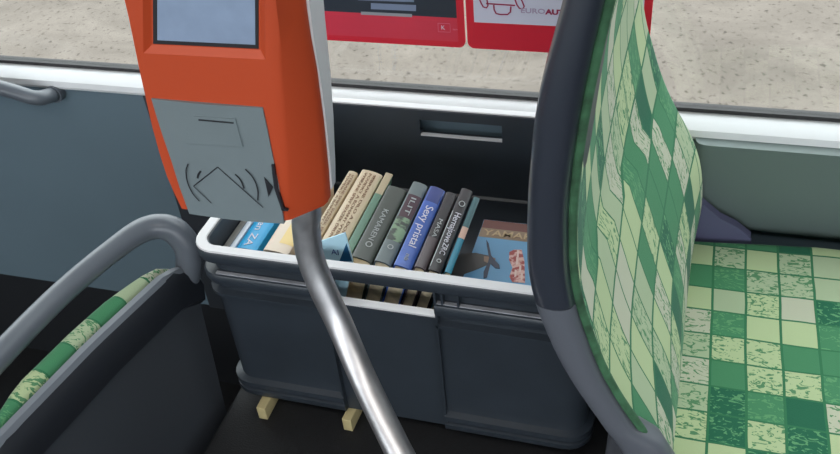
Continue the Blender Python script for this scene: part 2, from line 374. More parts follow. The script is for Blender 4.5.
def band(root, name, s0, s1, m, w0=-.5, w1=.5, lab=None):
    """printed band on the spine, s measured from the far end (0) to the near end (1)"""
    T, L, D, b_ = root['_T'], root['_L'], root['_D'], root['_b']; h = T/2; bm = nb(); pts = []
    n = 6
    for k in range(n+1):
        u = w0+(w1-w0)*k/n; x = min(max(u*T, -h*.995), h*.995); zz = D-b_+b_*math.sqrt(max(0, 1-(x/h)**2))
        pts.append((x, zz+.00025))
    A = [bm.verts.new((x, L/2-s0*L, zz)) for x, zz in pts]; B = [bm.verts.new((x, L/2-s1*L, zz)) for x, zz in pts]
    for i in range(n): bm.faces.new((A[i], A[i+1], B[i+1], B[i]))
    return tag(obj(name, bm, m, root, True), lab)
def title(root, s, s0, s1, size, m, off=0, lab=None):
    L, D = root['_L'], root['_D']
    return tag(text('title_lettering', s, (off, L/2-s0*L, D+.0006), (0, -1, 0), (1, 0, 0), size, m, root, length=abs(s1-s0)*L), lab)
def speckle(name, c1, c2, scale=60):
    m = bpy.data.materials.new(name); m.use_nodes = True; n = m.node_tree; b = n.nodes['Principled BSDF']; b.inputs['Roughness'].default_value = .45
    t = n.nodes.new('ShaderNodeTexCoord'); v = n.nodes.new('ShaderNodeTexNoise'); v.inputs['Scale'].default_value = scale; v.inputs['Detail'].default_value = 2
    r = n.nodes.new('ShaderNodeValToRGB'); r.color_ramp.elements[0].position = .45; r.color_ramp.elements[1].position = .56
    r.color_ramp.elements[0].color = lin(c1)+(1,); r.color_ramp.elements[1].color = lin(c2)+(1,)
    n.links.new(t.outputs['Object'], v.inputs[0]); n.links.new(v.outputs[0], r.inputs[0]); n.links.new(r.outputs[0], b.inputs['Base Color']); M[name] = m; return name

for nm, c in dict(bk_white=(205, 215, 226), bk_cyan=(30, 160, 215), bk_cream=(225, 208, 188), bk_yellow=(236, 208, 138), bk_beige=(196, 178, 148), bk_beige2=(205, 186, 156),
                  bk_green=(92, 128, 108), bk_tip=(176, 160, 130), bk_olive=(66, 72, 66), bk_greyb=(98, 110, 112), bk_maroon=(64, 34, 48), bk_blue=(58, 92, 172), bk_blue2=(40, 58, 128),
                  bk_brown=(84, 72, 76), bk_black=(36, 32, 36), bk_teal=(24, 132, 160), bk_tealdark=(48, 96, 102), bk_pink=(205, 168, 150), bk_bootblue=(24, 80, 120),
                  lt_white=(215, 215, 225), lt_grey=(165, 170, 170), lt_brown=(132, 96, 72), lt_tan=(188, 160, 120), ap_red=(112, 62, 52), ap_tan=(142, 118, 92), ap_sky=(98, 156, 196),
                  ap_plane=(72, 66, 62), ap_nose=(150, 122, 100), ap_prop=(34, 48, 72), ap_dog=(176, 98, 86), ap_dog2=(226, 196, 186), bk_grey=(128, 128, 124), bl_leaf=(178, 216, 232), tl_photo=(60, 62, 66)).items():
    cmat(nm, c, rough=.42)
speckle('sp_leaf', (62, 70, 62), (120, 148, 116), 70)
cmat('book_blue_print', (60, 96, 178), rough=.35, var=.18, vscale=30)
Z = .283
b = book('slim plain grey paperback against the left end of the crate', .0165, .0285, .045, .225, Z-.004, 0, .134, 'bk_grey', hard=False)
b = book('slim white book standing at the left end of the crate, next to the cyan book', .0305, .0395, .045, .235, Z, 1, .138, 'bk_white', hard=False); band(b, 'spine_stripe', 0, 1, 'bk_bootblue', -.5, -.36, 'dark blue stripe')
b = book('bright cyan book with white lettering on its spine, left part of the crate', .0415, .0745, .048, .245, Z, 3, .138, 'bk_cyan'); title(b, 'kapen ZA', .50, .97, .016, 'lt_white', -.001)
b = book('pale cream book with a yellow corner patch, half hidden by the steel pole', .0865, .1265, .050, .250, Z, 8, .138, 'bk_cream'); band(b, 'corner_patch', .66, .90, 'bk_yellow', -.05, .5, 'yellow patch')
LN = 19
b = book('narrow beige book with brown printed spine, first to the right of the pole top', .1455, .1625, .075, .272, Z, 12, .138, 'bk_beige')
for i, off in enumerate((-.0028, .0028)): title(b, 'VYBRANE SPISY SVAZEK PRVNI' if i else 'POVIDKY A ROMANY VYBOR', .05, .95, .0055, 'lt_brown', off)
b = book('thick beige book with two rows of brown print along its spine', .1680, .2055, .070, .277, Z, 14, .138, 'bk_beige2')
for i, off in enumerate((-.0085, -.001, .0065)): title(b, ('VYBRANE SPISY SVAZEK DRUHY', 'POVIDKY A ROMANY VYBOR', 'SEBRANE DILO A DOPISY')[i], .04, .92, .0065, 'lt_brown', off)
b = book('slim grey green paperback with a beige spine tip beside the thick beige book', .2105, .2235, .066, .276, Z, 16, .138, 'bk_green', hard=False); band(b, 'spine_tip', 0, .28, 'bk_tip', lab='beige tip')
b = book('dark olive grey hardcover with grey title on the spine', .2265, .2595, .058, .240, Z, 17, .138, 'bk_olive'); title(b, 'KAMAREN', .34, .76, .012, 'lt_grey', -.001); 
bm = nb(); n_ = 14; stroke(bm, [Vector((.0045*math.cos(2*math.pi*k/n_), -.058+.0055*math.sin(2*math.pi*k/n_), .1386)) for k in range(n_+1)], .0018, (0, 0, 1)); obj('publisher_mark', bm, 'lt_grey', b)
b = book('grey hardcover with a dark red title block above green leaves', .2635, .2905, .056, .258, Z, 18, .138, 'bk_greyb')
band(b, 'title_block', .17, .46, 'bk_maroon', -.40, .45, 'dark red block'); band(b, 'leaf_picture', .46, .75, 'sp_leaf', -.45, .45, 'green leaf picture'); title(b, 'ILIT', .21, .43, .012, 'lt_grey')
bm = nb(); stroke(bm, [Vector((.004*math.cos(2*math.pi*k/n_), -.066+.0045*math.sin(2*math.pi*k/n_), .1386)) for k in range(n_+1)], .0016, (0, 0, 1)); obj('publisher_mark', bm, 'lt_grey', b)
b = book('bright blue hardcover with a large white title along its spine', .2945, .3225, .052, .250, Z, LN, .138, 'book_blue_print'); band(b, 'spine_top', 0, .20, 'bk_blue2', lab='darker blue top')
title(b, 'Sexy pristal', .26, .77, .018, 'lt_white'); title(b, 'mb', .86, .93, .010, 'lt_grey')
b = book('dark brown grey book with small pale title, right of the blue one', .3250, .3440, .055, .240, Z, LN, .138, 'bk_brown'); band(b, 'spine_top', 0, .62, 'bk_black', -.47, .47, 'black upper half'); title(b, 'MASA', .38, .62, .0095, 'lt_grey')
b = book('black book with a white script title and a fine white edge line', .3465, .3675, .052, .254, Z, LN, .138, 'bk_black'); title(b, 'Hernajsove', .32, .68, .014, 'lt_white'); title(b, 'ZRC', .69, .82, .012, 'lt_white'); band(b, 'edge_line', .30, .96, 'lt_grey', -.5, -.42, 'white line')
bm = nb(); stroke(bm, [Vector((.0045*math.cos(2*math.pi*k/n_), .060+.0065*math.sin(2*math.pi*k/n_), .1388)) for k in range(n_+1)], .0016, (0, 0, 1)); obj('publisher_mark', bm, 'lt_grey', b); bm = nb(); stroke(bm, [Vector((.003*math.cos(2*math.pi*k/n_), -.080+.0035*math.sin(2*math.pi*k/n_), .1388)) for k in range(n_+1)], .0016, (0, 0, 1)); obj('publisher_mark', bm, 'lt_grey', b)
b = book('slim teal paperback with a pink spine band leaning last in the row', .3700, .3805, .056, .240, Z-.004, LN, .138, 'bk_teal', hard=False); band(b, 'spine_band', .42, .57, 'bk_pink', lab='pink band'); band(b, 'spine_top', 0, .42, 'bk_tealdark', lab='dark teal top')

# light blue booklet leaning on the front wall
n_ = Vector((0, .99, .12)); t = thing('booklet', 'light blue booklet leaning against the crate front beside the steel pole', 'booklet', (.19, .03, .20), None)
BY = .040
P0 = [tuple(v) for v in (Vector((.158, BY, .215)), Vector((.214, BY, .215)), at(353, 262, 1, BY), at(345, 233, 1, BY), at(316, 243, 1, BY))]
bm = nb(); slab(bm, P0, (0, 1, 0), .0025); tag(obj('cover', bm, 'bl_leaf', t), 'light blue cover')
bm = nb(); slab(bm, [(x*.99+.0018, y+.0026, z-.002) for x, y, z in P0], (0, 1, 0), .002); obj('page_block', bm, 'paper', t)
bm = nb(); slab(bm, [at(339, 262, 1, BY-.0001), at(352, 261, 1, BY-.0001), at(346.5, 243, 1, BY-.0001)], (0, -1, 0), .0003); obj('cover_picture', bm, 'bk_bootblue', t)
v = at(331, 252, 1, BY-.0006); text('cover_lettering', 'AI', v, (1, 0, .0), (0, 0, 1), .014, 'bk_blue2', t)
parts_root(t)

# flat books at the right end: two plain ones under the aeroplane book
def flatbook(label, x0, x1, y0, y1, z0, z1, cover, rz=0):
    r = thing('book', label, 'book', ((x0+x1)/2, (y0+y1)/2, z0), 'books lying flat at the right end of the crate'); r.rotation_euler.z = rz
    a, b_ = (x1-x0)/2, (y1-y0)/2; h = z1-z0
    bm = nb(); box(bm, -a, a, -b_, b_, 0, .002); box(bm, -a, a, -b_, b_, h-.002, h); box(bm, -a, -a+.002, -b_, b_, .002, h-.002); obj('cover', bm, cover, r)
    bm = nb(); box(bm, -a+.0021, a-.004, -b_+.003, b_-.003, .0021, h-.0021); obj('page_block', bm, 'paper', r); return r
FX0, FX1, FY0, FY1 = .388, .575, .070, .280
flatbook('olive hardcover lying flat at the bottom under the aeroplane book', FX0, FX1-.01, FY0, FY1+.01, .1405, .163, 'bk_olive')
flatbook('brown hardcover lying flat directly under the aeroplane book', FX0+.004, FX1, FY0, FY1-.004, .1632, .183, 'bk_brown')
ZA = .2005
ap = flatbook('large book lying flat at the right end with a warplane on its blue cover', FX0-.014, FX1, .040, FY1+.004, .1834, ZA, 'ap_sky')
inv = Matrix.Translation(-ap.location)
def pr(name, m, pts, lv_=1, lab=None):
    bm = nb(); slab(bm, [(x, y, ZA) for x, y in pts], (0, 0, 1), .0002*lv_); o = tag(obj(name, bm, m, ap), lab); o.matrix_parent_inverse = inv
ax0, ax1 = FX0-.0135, FX1-.0005
pr('title_band', 'ap_red', [(ax0, .262), (ax1, .262), (ax1, .2835), (ax0, .2835)], 1, 'brown red band'); pr('lower_band', 'ap_tan', [(ax0, .238), (ax1, .238), (ax1, .262), (ax0, .262)], 1, 'tan band')
q = lambda px, py: tuple(at(px, py, 2, ZA+.0004)[:2])
s_ = 584/90; Q = lambda cx, cy: q(440+cx/s_, 215+cy/s_)
pr('aeroplane_picture', 'ap_plane', [Q(50, 335), Q(90, 285), Q(150, 250), Q(230, 245), Q(310, 262), Q(360, 282), Q(345, 308), Q(280, 335), Q(220, 360), Q(150, 385), Q(60, 395)], 2, 'brown aeroplane')
pr('aeroplane_nose', 'ap_nose', [Q(285, 268), Q(330, 270), Q(362, 284), Q(350, 300), Q(320, 318), Q(285, 300)], 3)
pr('propeller_picture', 'ap_prop', [Q(300, 160), Q(316, 185), Q(332, 262), Q(340, 275), Q(385, 325), Q(388, 348), Q(360, 345), Q(328, 315), Q(305, 405), Q(282, 412), Q(283, 370), Q(312, 305), Q(318, 280), Q(304, 200)], 4, 'dark blue propeller')
speckle('sp_animal', (168, 70, 66), (222, 176, 164), 90)
pr('animal_picture', 'sp_animal', [Q(450, 240), Q(480, 225), Q(530, 225), Q(548, 300), Q(552, 440), Q(470, 435), Q(450, 400), Q(470, 340), Q(448, 290)], 2, 'red patch')
for k, (cx, cy) in enumerate(((500, 300), (490, 380), (520, 350), (530, 400), (505, 255))):
    pr('picture_highlight', 'ap_dog2', [Q(cx-5, cy-26), Q(cx+8, cy-22), Q(cx+6, cy+18), Q(cx-8, cy+24)], 3)
o = text('title_lettering', 'YAMAKI M TO', (ax0+.006, .2495, ZA+.0008), (1, 0, 0), (0, 1, 0), .021, 'lt_tan', ap, length=.155, thick=.0003); o.matrix_parent_inverse = inv

# ------------------------------------------------------------------ posters in red frames hanging in the window
PY = .4855
def poster(label, x0, x1, z0, z1):
    t = thing('poster_frame', label, 'poster', ((x0+x1)/2, PY, z0), 'red framed posters in the window'); bm = nb(); r = .012; pts = []
    for cx, cz, a0 in ((x1-r, z1-r, 0), (x0+r, z1-r, 90), (x0+r, z0+r, 180), (x1-r, z0+r, 270)):
        for k in range(6): a = math.radians(a0+90*k/5); pts.append((cx+r*math.cos(a), PY, cz+r*math.sin(a)))
    slab(bm, pts, (0, 1, 0), .004); obj('frame', bm, 'red', t, 'auto')
    return t
def pq(t, name, m, pts, y=.0003, lab=None):
    bm = nb(); slab(bm, [(x, PY, z) for x, z in pts], (0, -1, 0), y); return tag(obj(name, bm, m, t), lab)
pz = lambda px, py: (lambda v: (v.x, v.z))(at(px, py, 1, PY))
t = poster('left red poster frame in the window holding a mostly black poster', -.005, .3035, .413, .628)
pq(t, 'poster_sheet', 'navy', [(.007, .470), (.291, .468), (.291, .616), (.007, .616)], lab='near black sheet')
pq(t, 'lower_strip', 'redlight', [(.007, .424), (.291, .424), (.291, .468), (.007, .470)])
for m, y0_, pts in (('greyp', .0006, [(361, 11.5), (412, 14), (412, 17), (361, 14.5)]), ('bluegrey', .0006, [(371, 3), (416, 5), (416, 11), (371, 9)]), ('bluegrey', .0006, [(358, -3), (414, -1), (414, 2), (358, 0)])):
    pq(t, 'printed_bar', m, [pz(*p) for p in pts], y0_)
bm = nb(); c_ = [pz(*p) for p in ((438, 23), (450, 23.5), (450.5, 32), (438.5, 31.5), (438, 23))]; stroke(bm, [Vector((x, PY-.0004, z)) for x, z in c_], .0012, (0, -1, 0)); obj('printed_icon', bm, 'pinkp', t)
x, z = pz(441.5, 27.5); text('printed_letter', 'K', (x, PY-.0008, z), (1, 0, 0), (0, 0, 1), .011, 'white', t)
x, z = pz(453, 29); text('printed_lettering', 'nov', (x, PY-.0008, z), (1, 0, 0), (0, 0, 1), .006, 'pinkp', t)
parts_root(t)
t = poster('right red poster frame in the window with a white sheet and red outline drawing', .3075, .611, .413, .628)
pq(t, 'poster_sheet', 'white', [(.321, .462), (.598, .462), (.598, .616), (.321, .616)], lab='white sheet')
def line(pts, m='crimson', wd=.0026):
    bm = nb(); stroke(bm, [Vector((v[0], PY-.0005, v[1])) for v in (pz(*p) for p in pts)], wd, (0, -1, 0)); obj('outline_drawing', bm, m, t)
sc_ = 4.2; k_ = lambda pts: [(460+a/sc_, b/sc_) for a, b in pts]
line(k_([(80, -10), (88, 10), (98, 28), (112, 32), (118, 22), (112, -12)])); line(k_([(110, 14), (232, 22)]))
line(k_([(142, 20), (144, 40), (152, 56), (170, 60), (200, 60), (212, 50), (214, 26)])); line(k_([(228, -12), (240, 20), (250, 34), (264, 36), (270, 26), (262, 6), (252, -14)]))
line(k_([(60, -40), (80, -60), (150, -75), (230, -70), (262, -50), (262, -10)])); line(k_([(80, -10), (60, -40)]))
x, z = pz(521, 10.5); text('poster_lettering', 'EURO', (x, PY-.0008, z), (1, 0, 0), (0, 0, 1), .012, 'lilac', t, length=.040, thick=.0002)
x, z = pz(545, 11.8); text('poster_lettering', 'AUTO', (x, PY-.0008, z), (1, 0, 0), (0, 0, 1), .012, 'crimson', t, length=.044, thick=.0006)
parts_root(t)

# ------------------------------------------------------------------ right-hand seat
YN, YF = -.11, .372
seat = thing('bus_seat', 'green checked fabric bus seat with black edge handle, right of the crate', 'seat', (.85, .12, -.03))
def V3(l, ax, v): return [at(x, y, ax, v) for x, y in l]
Nn = V3([(612, 0), (590, 100), (575, 200), (577, 290), (610, 380), (665, 454)], 1, YN)
Ff = V3([(640, 0), (665, 90), (700, 150), (704, 205), (694, 238)], 1, YF)
nz = np.array([p.z for p in Nn][::-1]); nx = np.array([p.x for p in Nn][::-1])
fz = np.array([p.z for p in Ff][::-1]); fx = np.array([p.x for p in Ff][::-1])
fz = np.append(fz, [.65, .80]); fx = np.append(fx, [.597, .61]); nz = np.append(nz, .86); nx = np.append(nx, .612)
nz = np.insert(nz, 0, .09); nx = np.insert(nx, 0, .72); fz = np.insert(fz, 0, .07); fx = np.insert(fx, 0, .715)
def sm(zq, zz, xx):
    k = np.array([-.05, -.025, 0, .025, .05]); return float(np.mean(np.interp(zq+k*.8, zz, xx)))
zs = np.linspace(.09, .83, 44)
def front(y, z):
    s = min(max((y-YN)/(YF-YN), 0), 1); N = sm(z, nz, nx); F = sm(z, fz, fx)
    return N+(F-N)*s**1.5 - (.012*math.sin(math.pi*s) if z > .40 else 0)
def backx(z): return sm(z, nz, nx)-.022
bm = nb(); uvl = bm.loops.layers.uv.new('UVMap'); rows = []; vlen = 0; prev = None
ys = list(np.linspace(YN, YF, 26)); er = .013
for i, z in enumerate(zs):
    row = []; u = 0
    pts = []
    sh = max(0, (z-.80)/.03); sq = .018*sh*sh
    for k in range(6):
        a = math.radians(90*k/5); pts.append((YN-er*math.sin(a)*1.0+0*er, front(YN, z)-er*(1-math.cos(a)) - (.0)))
    near = [(front(YN, z)-er-.006, YN-er)] + [(x_, y_) for y_, x_ in pts[::-1]]
    mid = [(front(y, z), y) for y in ys[1:-1]]
    far = []
    for k in range(6):
        a = math.radians(90*k/5); far.append((front(YF, z)-er*(1-math.cos(a)), YF+er*math.sin(a)))
    far.append((front(YF, z)-.050, YF+er))
    cs = near+mid+far
    v_ = 0 if prev is None else math.hypot(z-prev[1], front(.1, z)-prev[0]); vlen += v_; prev = (front(.1, z), z)
    for j, (x_, y_) in enumerate(cs):
        if j: u += math.hypot(x_-cs[j-1][0], y_-cs[j-1][1])
        row.append((bm.verts.new((x_-sq, y_, z)), (u*1.30-vlen*.15, vlen*.72-u*.34)))
    rows.append(row)
for A, B in zip(rows, rows[1:]):
    for j in range(len(A)-1):
        f = bm.faces.new((A[j][0], A[j+1][0], B[j+1][0], B[j][0])); f.smooth = True
        for lp, d in zip(f.loops, (A[j][1], A[j+1][1], B[j+1][1], B[j][1])): lp[uvl].uv = d
# the closing faces at the back and top
for A, B in zip(rows, rows[1:]):
    f = bm.faces.new((A[0][0], B[0][0], B[-1][0], A[-1][0]))
bm.faces.new([r[0] for r in rows[-1]]); bm.faces.new([r[0] for r in rows[0]][::-1])
obj('backrest', bm, 'fabric', seat, 'auto')
# moulded shell behind the backrest
bm = nb(); R_ = []
for z in np.linspace(.02, .81, 60):
    xb = backx(max(z, .12)) - .004 if z > .12 else backx(.12)-.004+(.12-z)*.8
    q_ = [(xb-.010, YN+.002, z), (xb-.018, YN+.04, z), (xb-.020, .13, z), (xb-.016, YF-.05, z), (xb-.006, YF-.004, z), (xb+.022, YF-.002, z), (xb+.022, YN+.002, z)]
    R_.append([(max(a, .6045) if z < .35 and i != 6 else a, b, c) for i, (a, b, c) in enumerate(q_)])
loft(bm, R_); obj('backrest_shell', bm, 'shelld', seat, 'auto')
# edge frame: black handle above, grey below
So = V3([(582, -90), (563, 0), (534, 100), (525, 200), (525, 290), (559, 370), (602, 430), (619, 454)], 1, YN-.031)
Si = V3([(634, -90), (610, 0), (587, 100), (572, 200), (573, 290), (605, 380), (646, 440), (662, 458)], 1, YN-.022)
oz = [p.z for p in So][::-1]; ox = [p.x for p in So][::-1]; iz = [p.z for p in Si][::-1]; ix = [p.x for p in Si][::-1]
def fr(z0, z1, n):
    R = []
    for z in np.linspace(z0, z1, n):
        a, b_ = sm(z, oz, ox), sm(z, iz, ix)-.004
        if z > oz[-1]-.04: a = sm(oz[-1]-.04, oz, ox)+(z-oz[-1]+.04)*.22; b_ = a+.045
        if z < oz[0]+.04: a = sm(oz[0]+.04, oz, ox)+(oz[0]+.04-z)*.55; b_ = a+.062
        c, h = (a+b_)/2, (b_-a)/2; ring = []
        for k in range(24):
            t_ = 2*math.pi*k/24; cs_, sn = math.cos(t_), math.sin(t_); e = .80
            ring.append((c+h*math.copysign(abs(cs_)**e, cs_), YN-.014+.022*math.copysign(abs(sn)**e, sn), z))
        R.append(ring)
    return R
zsplit = .428
bm = nb(); loft(bm, fr(zsplit+.001, .83, 30)); tag(obj('edge_handle', bm, 'black', seat, 'auto'), 'glossy black edge handle')
bm = nb(); loft(bm, fr(.02, zsplit, 26)); obj('edge_frame', bm, 'shell', seat, 'auto')
pth = [Vector((sm(z, iz, ix)-.001, YN-.016, z)) for z in np.linspace(.10, .82, 50)]
bm = nb(); tube(bm, pth, .0055, seg=10, up=Vector((0, 1, 0))); tag(obj('edge_roll', bm, 'roll', seat, True), 'dark green rolled edge')
# cushion
bm = nb(); uvl = bm.loops.layers.uv.new('UVMap'); rows = []
xs = list(np.linspace(.68, 1.10, 30))+[1.12, 1.135, 1.143, 1.145]
yy = list(np.linspace(YN, YF, 24)); 
for i, x in enumerate(xs):
    zt = .122 + .020*min(1, (x-.66)/.25)
    if x > 1.08: zt -= .05*((x-1.08)/.065)**2.5
    cs = []
    for k in range(6): a = math.radians(90*k/5); cs.append((YN-.02*math.cos(a)-.0, zt-.02+.02*math.sin(a)))
    for y in yy[1:-1]:
        s = (y-YN)/(YF-YN); cs.append((y, zt - .006*math.sin(math.pi*s)+.0))
    for k in range(6): a = math.radians(90*k/5); cs.append((YF+.02*math.sin(a), zt-.02+.02*math.cos(a)))
    cs = [(YN-.02, .06)]+cs+[(YF+.02, .06)]
    row = []; u = 0
    for j, (y_, z_) in enumerate(cs):
        if j: u += math.hypot(y_-cs[j-1][0], z_-cs[j-1][1])
        row.append((bm.verts.new((x, y_, z_)), (u+.013, .55+x)))
    rows.append(row)
for A, B in zip(rows, rows[1:]):
    for j in range(len(A)-1):
        f = bm.faces.new((A[j][0], A[j+1][0], B[j+1][0], B[j][0])); f.smooth = True
        for lp, d in zip(f.loops, (A[j][1], A[j+1][1], B[j+1][1], B[j][1])): lp[uvl].uv = d
    bm.faces.new((A[0][0], B[0][0], B[-1][0], A[-1][0]))
bm.faces.new([r[0] for r in rows[-1]]); bm.faces.new([r[0] for r in rows[0]][::-1])
obj('seat_cushion', bm, 'fabric', seat, 'auto')
bm = nb(); box(bm, .62, 1.14, YN-.028, YF+.024, .015, .0595, .012); obj('seat_pan', bm, 'shell', seat, 'auto')
bm = nb(); loft(bm, [[(x, y, z) for x, z in ((.685, .06), (.82, .06), (.81, .135), (.785, .155), (.755, .170), (.732, .19), (.71, .21), (.69, .20))] for y in (YF+.0215, YF+.040)])
obj('side_cheek', bm, 'purple', seat, 'auto')
bm = nb(); box(bm, .78, 1.02, .02, .24, -.0295, .015, .008); obj('pedestal', bm, 'dark', seat, 'auto')
parts_root(seat)

# ------------------------------------------------------------------ left-hand seat, seen from behind
ls = thing('bus_seat', 'dark bus seat back with curved grey top handle and green fabric edge', 'seat', (-.2, -.25, -.6))
rail = catmull([(-.180, -.75, .30), (-.172, -.45, .30), (-.165, -.242, .30), (-.155, -.118, .30), (-.129, -.026, .306), (-.103, .034, .308), (-.073, .056, .297), (-.054, .058, .262), (-.057, .048, .222), (-.070, .030, .19)], 7)
bm = nb(); tube(bm, rail, lambda s: .0175+.004*min(1, max(0, (s-.45)*4)), seg=22, up=Vector((1, 0, .25))); obj('top_handle', bm, 'tube', ls, 'auto')
# shell: rear face, top lip following the handle
def lip(y):   # x, z of the shell's upper lip
    k = np.interp(y, [-.75, -.33, -.16, .0, .05], [0, 1, 2, 3, 4]); X = [-.130, -.112, -.088, -.060, -.058]; Zz = [.25, .26, .26, .255, .225]
    return float(np.interp(k, range(5), X)), float(np.interp(k, range(5), Zz))
bm = nb(); R_ = []
for y in np.linspace(-.75, .050, 40):
    x_, z_ = lip(y); g_ = lambda d: (y if y < -.15 else -.15+(y+.15)*(1-d))
    R_.append([(x_-.012, y, z_-.006), (x_-.006, y, z_), (x_+.003, y, z_-.001), (x_+.012, y, z_-.012), (x_+.019, y, z_-.035), (x_+.018, g_(.03), z_-.062), (x_+.010, g_(.06), z_-.068), (x_+.012, g_(.10), z_-.12), (x_+.016, g_(.16), z_-.18), (x_+.014, g_(.22), z_-.34), (x_+.006, g_(.25), z_-.5), (x_-.04, g_(.25), z_-.5), (x_-.030, g_(.1), z_-.2)])
loft(bm, R_)
bm.faces.ensure_lookup_table(); n_s = len(R_[0])
for k, f in enumerate(bm.faces):
    f.material_index = 1 if k < n_s*(len(R_)-1) and k % n_s in (6, 7, 8, 9) else 0
obj('backrest_shell', bm, ['seat_edge', 'seat_back'], ls, 'auto')
bm = nb(); R_ = []
for y in np.linspace(-.75, .05, 26):
    x_, z_ = lip(y); R_.append([(x_-.0125, y, z_-.0035), (x_-.006, y, z_+.0035), (x_+.0035, y, z_+.0025), (x_+.0095, y, z_-.012), (x_+.0065, y, z_-.013), (x_+.001, y, z_-.003)])
loft(bm, R_); tag(obj('shell_lip', bm, 'lip', ls, 'auto'), 'lighter grey lip')
bm = nb(); uvl = bm.loops.layers.uv.new('UVMap'); rows = []
for i, y in enumerate(np.linspace(-.74, .03, 34)):
    x_, z_ = lip(y); e = min(1, (.03-y)/.12); e = max(0, e)**.5; g = min(1, max(0, (y+.36)/.10)); wdt = .006+.024*e*g
    zt = z_-.004+.012*e*g; cs = [(x_-.0135, z_-.02)]
    for k in range(8): a = math.radians(180*k/7); cs.append((x_-.0135-wdt/2*(1-math.cos(a)), zt-.012+.014*math.sin(a)))
    cs += [(x_-.0135-wdt-.012, z_-.10), (x_-.06-wdt*.3, z_-.30), (x_-.041, z_-.40), (x_-.0405, z_-.21)]
    row = []; u = 0
    for j, c in enumerate(cs):
        if j: u += math.hypot(c[0]-cs[j-1][0], c[1]-cs[j-1][1])
        row.append((bm.verts.new((c[0], y, c[1])), (y+2, u+.3)))
    rows.append(row)
for A, B in zip(rows, rows[1:]):
    n = len(A)
    for j in range(n):
        k = (j+1) % n; f = bm.faces.new((A[j][0], A[k][0], B[k][0], B[j][0]))
        for lp, d in zip(f.loops, (A[j][1], A[k][1], B[k][1], B[j][1])): lp[uvl].uv = d
bm.faces.new([r[0] for r in rows[-1]]); bm.faces.new([r[0] for r in rows[0]][::-1])
obj('backrest', bm, 'fabric', ls, 'auto')
bm = nb(); box(bm, -.62, -.14, -.72, .0, -.28, -.20, .02); obj('seat_cushion', bm, 'shelld', ls, 'auto')
bm = nb(); box(bm, -.40, -.09, -.55, -.10, -.5995, -.281, .01); obj('pedestal', bm, 'dark', ls, 'auto')
parts_root(ls)

# ------------------------------------------------------------------ steel pole
pc = [at(306, 205, 1, -.105), at(306, 225, 1, -.105), at(310, 255, 1, -.108), at(321, 285, 1, -.113), at(340, 325, 1, -.125), at(363, 378, 1, -.160), at(393, 440, 1, -.215), at(411, 475, 1, -.245)]
top = pc[0]; dn = pc[-1]+(pc[-1]-pc[-2])*1.0
pc = [Vector((top.x-.002, top.y, top.z+.30)), Vector((top.x-.001, top.y, top.z+.1))]+pc+[dn, Vector((dn.x+.06, dn.y-.12, -.25)), Vector((dn.x+.07, dn.y-.14, -.597))]
bm = nb(); tube(bm, catmull(pc, 8), .0172, seg=28, up=Vector((1, 0, 0)))
pole = thing('handrail_pole', 'bent polished steel pole carrying the orange ticket validator', 'pole', (dn.x+.07, dn.y-.14, -.6))
obj('tube', bm, 'steel', pole, True)
bm = nb(); e = pc[-1]; tube(bm, [Vector((e.x, e.y, -.5995)), Vector((e.x, e.y, -.588))], .036, seg=28, up=Vector((1, 0, 0))); obj('floor_flange', bm, 'steel', pole, 'auto')
parts_root(pole)

# ------------------------------------------------------------------ ticket validator
DY = -.20
dv = thing('ticket_validator', 'orange ticket validator with a screen and a grey card reader plate, on the pole', 'ticket validator', (.25, -.15, .55))
g = lambda px, py, y=DY: at(px, py, 1, y)
L0 = [g(121, -2), g(137, 75), g(152, 140), g(165, 180), g(179, 209)]   # left silhouette
Rr = [g(270, -2), g(276, 50), g(281, 110), g(285, 165), g(286, 224)]    # front right edge
lz = [p.z for p in L0][::-1]; lx = [p.x for p in L0][::-1]; rz = [p.z for p in Rr][::-1]; rx = [p.x for p in Rr][::-1]
zb = .556
def lxf(z): return float(np.interp(z, lz, lx)) if z < lz[-1] else lx[-1]+(z-lz[-1])*.02
def rxf(z): return float(np.interp(z, rz, rx)) if z < rz[-1] else rx[-1]
Sd = [g(303, -2, -.160), g(316, 60, -.160), g(324, 120, -.160), g(329, 170, -.160), g(331, 208, -.162)]
sz = [p.z for p in Sd][::-1]; sxx = [p.x for p in Sd][::-1]
def sxf(z): return float(np.interp(z, sz, sxx)) if z < sz[-1] else sxx[-1]
zv = [zb+.002, zb+.004, zb+.010, .58, .60, .63, .66, .69, .72, .75, .78, .81, .85, .90, .93, .945, .95]
bm = nb(); R_ = []
for i, z in enumerate(zv):
    l, r_, s_x = lxf(z), rxf(z), max(sxf(z), rxf(z)+.016)
    k = .010*(1 if z > .93 else 0)*((z-.93)/.02 if z > .93 else 0)
    lift = max(0, (.565-z))*0
    R_.append([(l+.004, DY+.012+k, z), (l+.0015, DY+.004+k, z), (l+.004, DY+k, z), (r_-.006, DY+k, z), (r_, DY+.001+k, z), (r_+.004, DY+.003+k, z),
               (s_x-.003, DY+.027, z+.004*(i < 2)), (s_x, DY+.032, z+.006*(i < 2)), (s_x, DY+.040, z+.008*(i < 2)), (l+.005, DY+.040, z)])
loft(bm, R_)
case = obj('orange_case', bm, 'orange', dv, 'auto')
SC = [g(*p) for p in ((152, 45), (255, 50), (254.5, -34), (151.5, -34))]     # screen corners, tapering with the case
cc = sum(SC, Vector())/4
def quad(k, y, dz=0): return [(cc.x+(p.x-cc.x)*(1+k), y, cc.z+(p.z-cc.z)*(1+k)+dz) for p in SC]
rc = nb(); loft(rc, [quad(.30, DY-.004, -.003), quad(.06, DY+.005)]); bm = nb(); loft(bm, [quad(.03, DY-.02), quad(.03, DY+.008)]); boolean(case, [rc, bm])
bm = nb(); loft(bm, [quad(.028, DY+.0045), quad(.028, DY+.0075)]); obj('screen_border', bm, 'dark', dv)
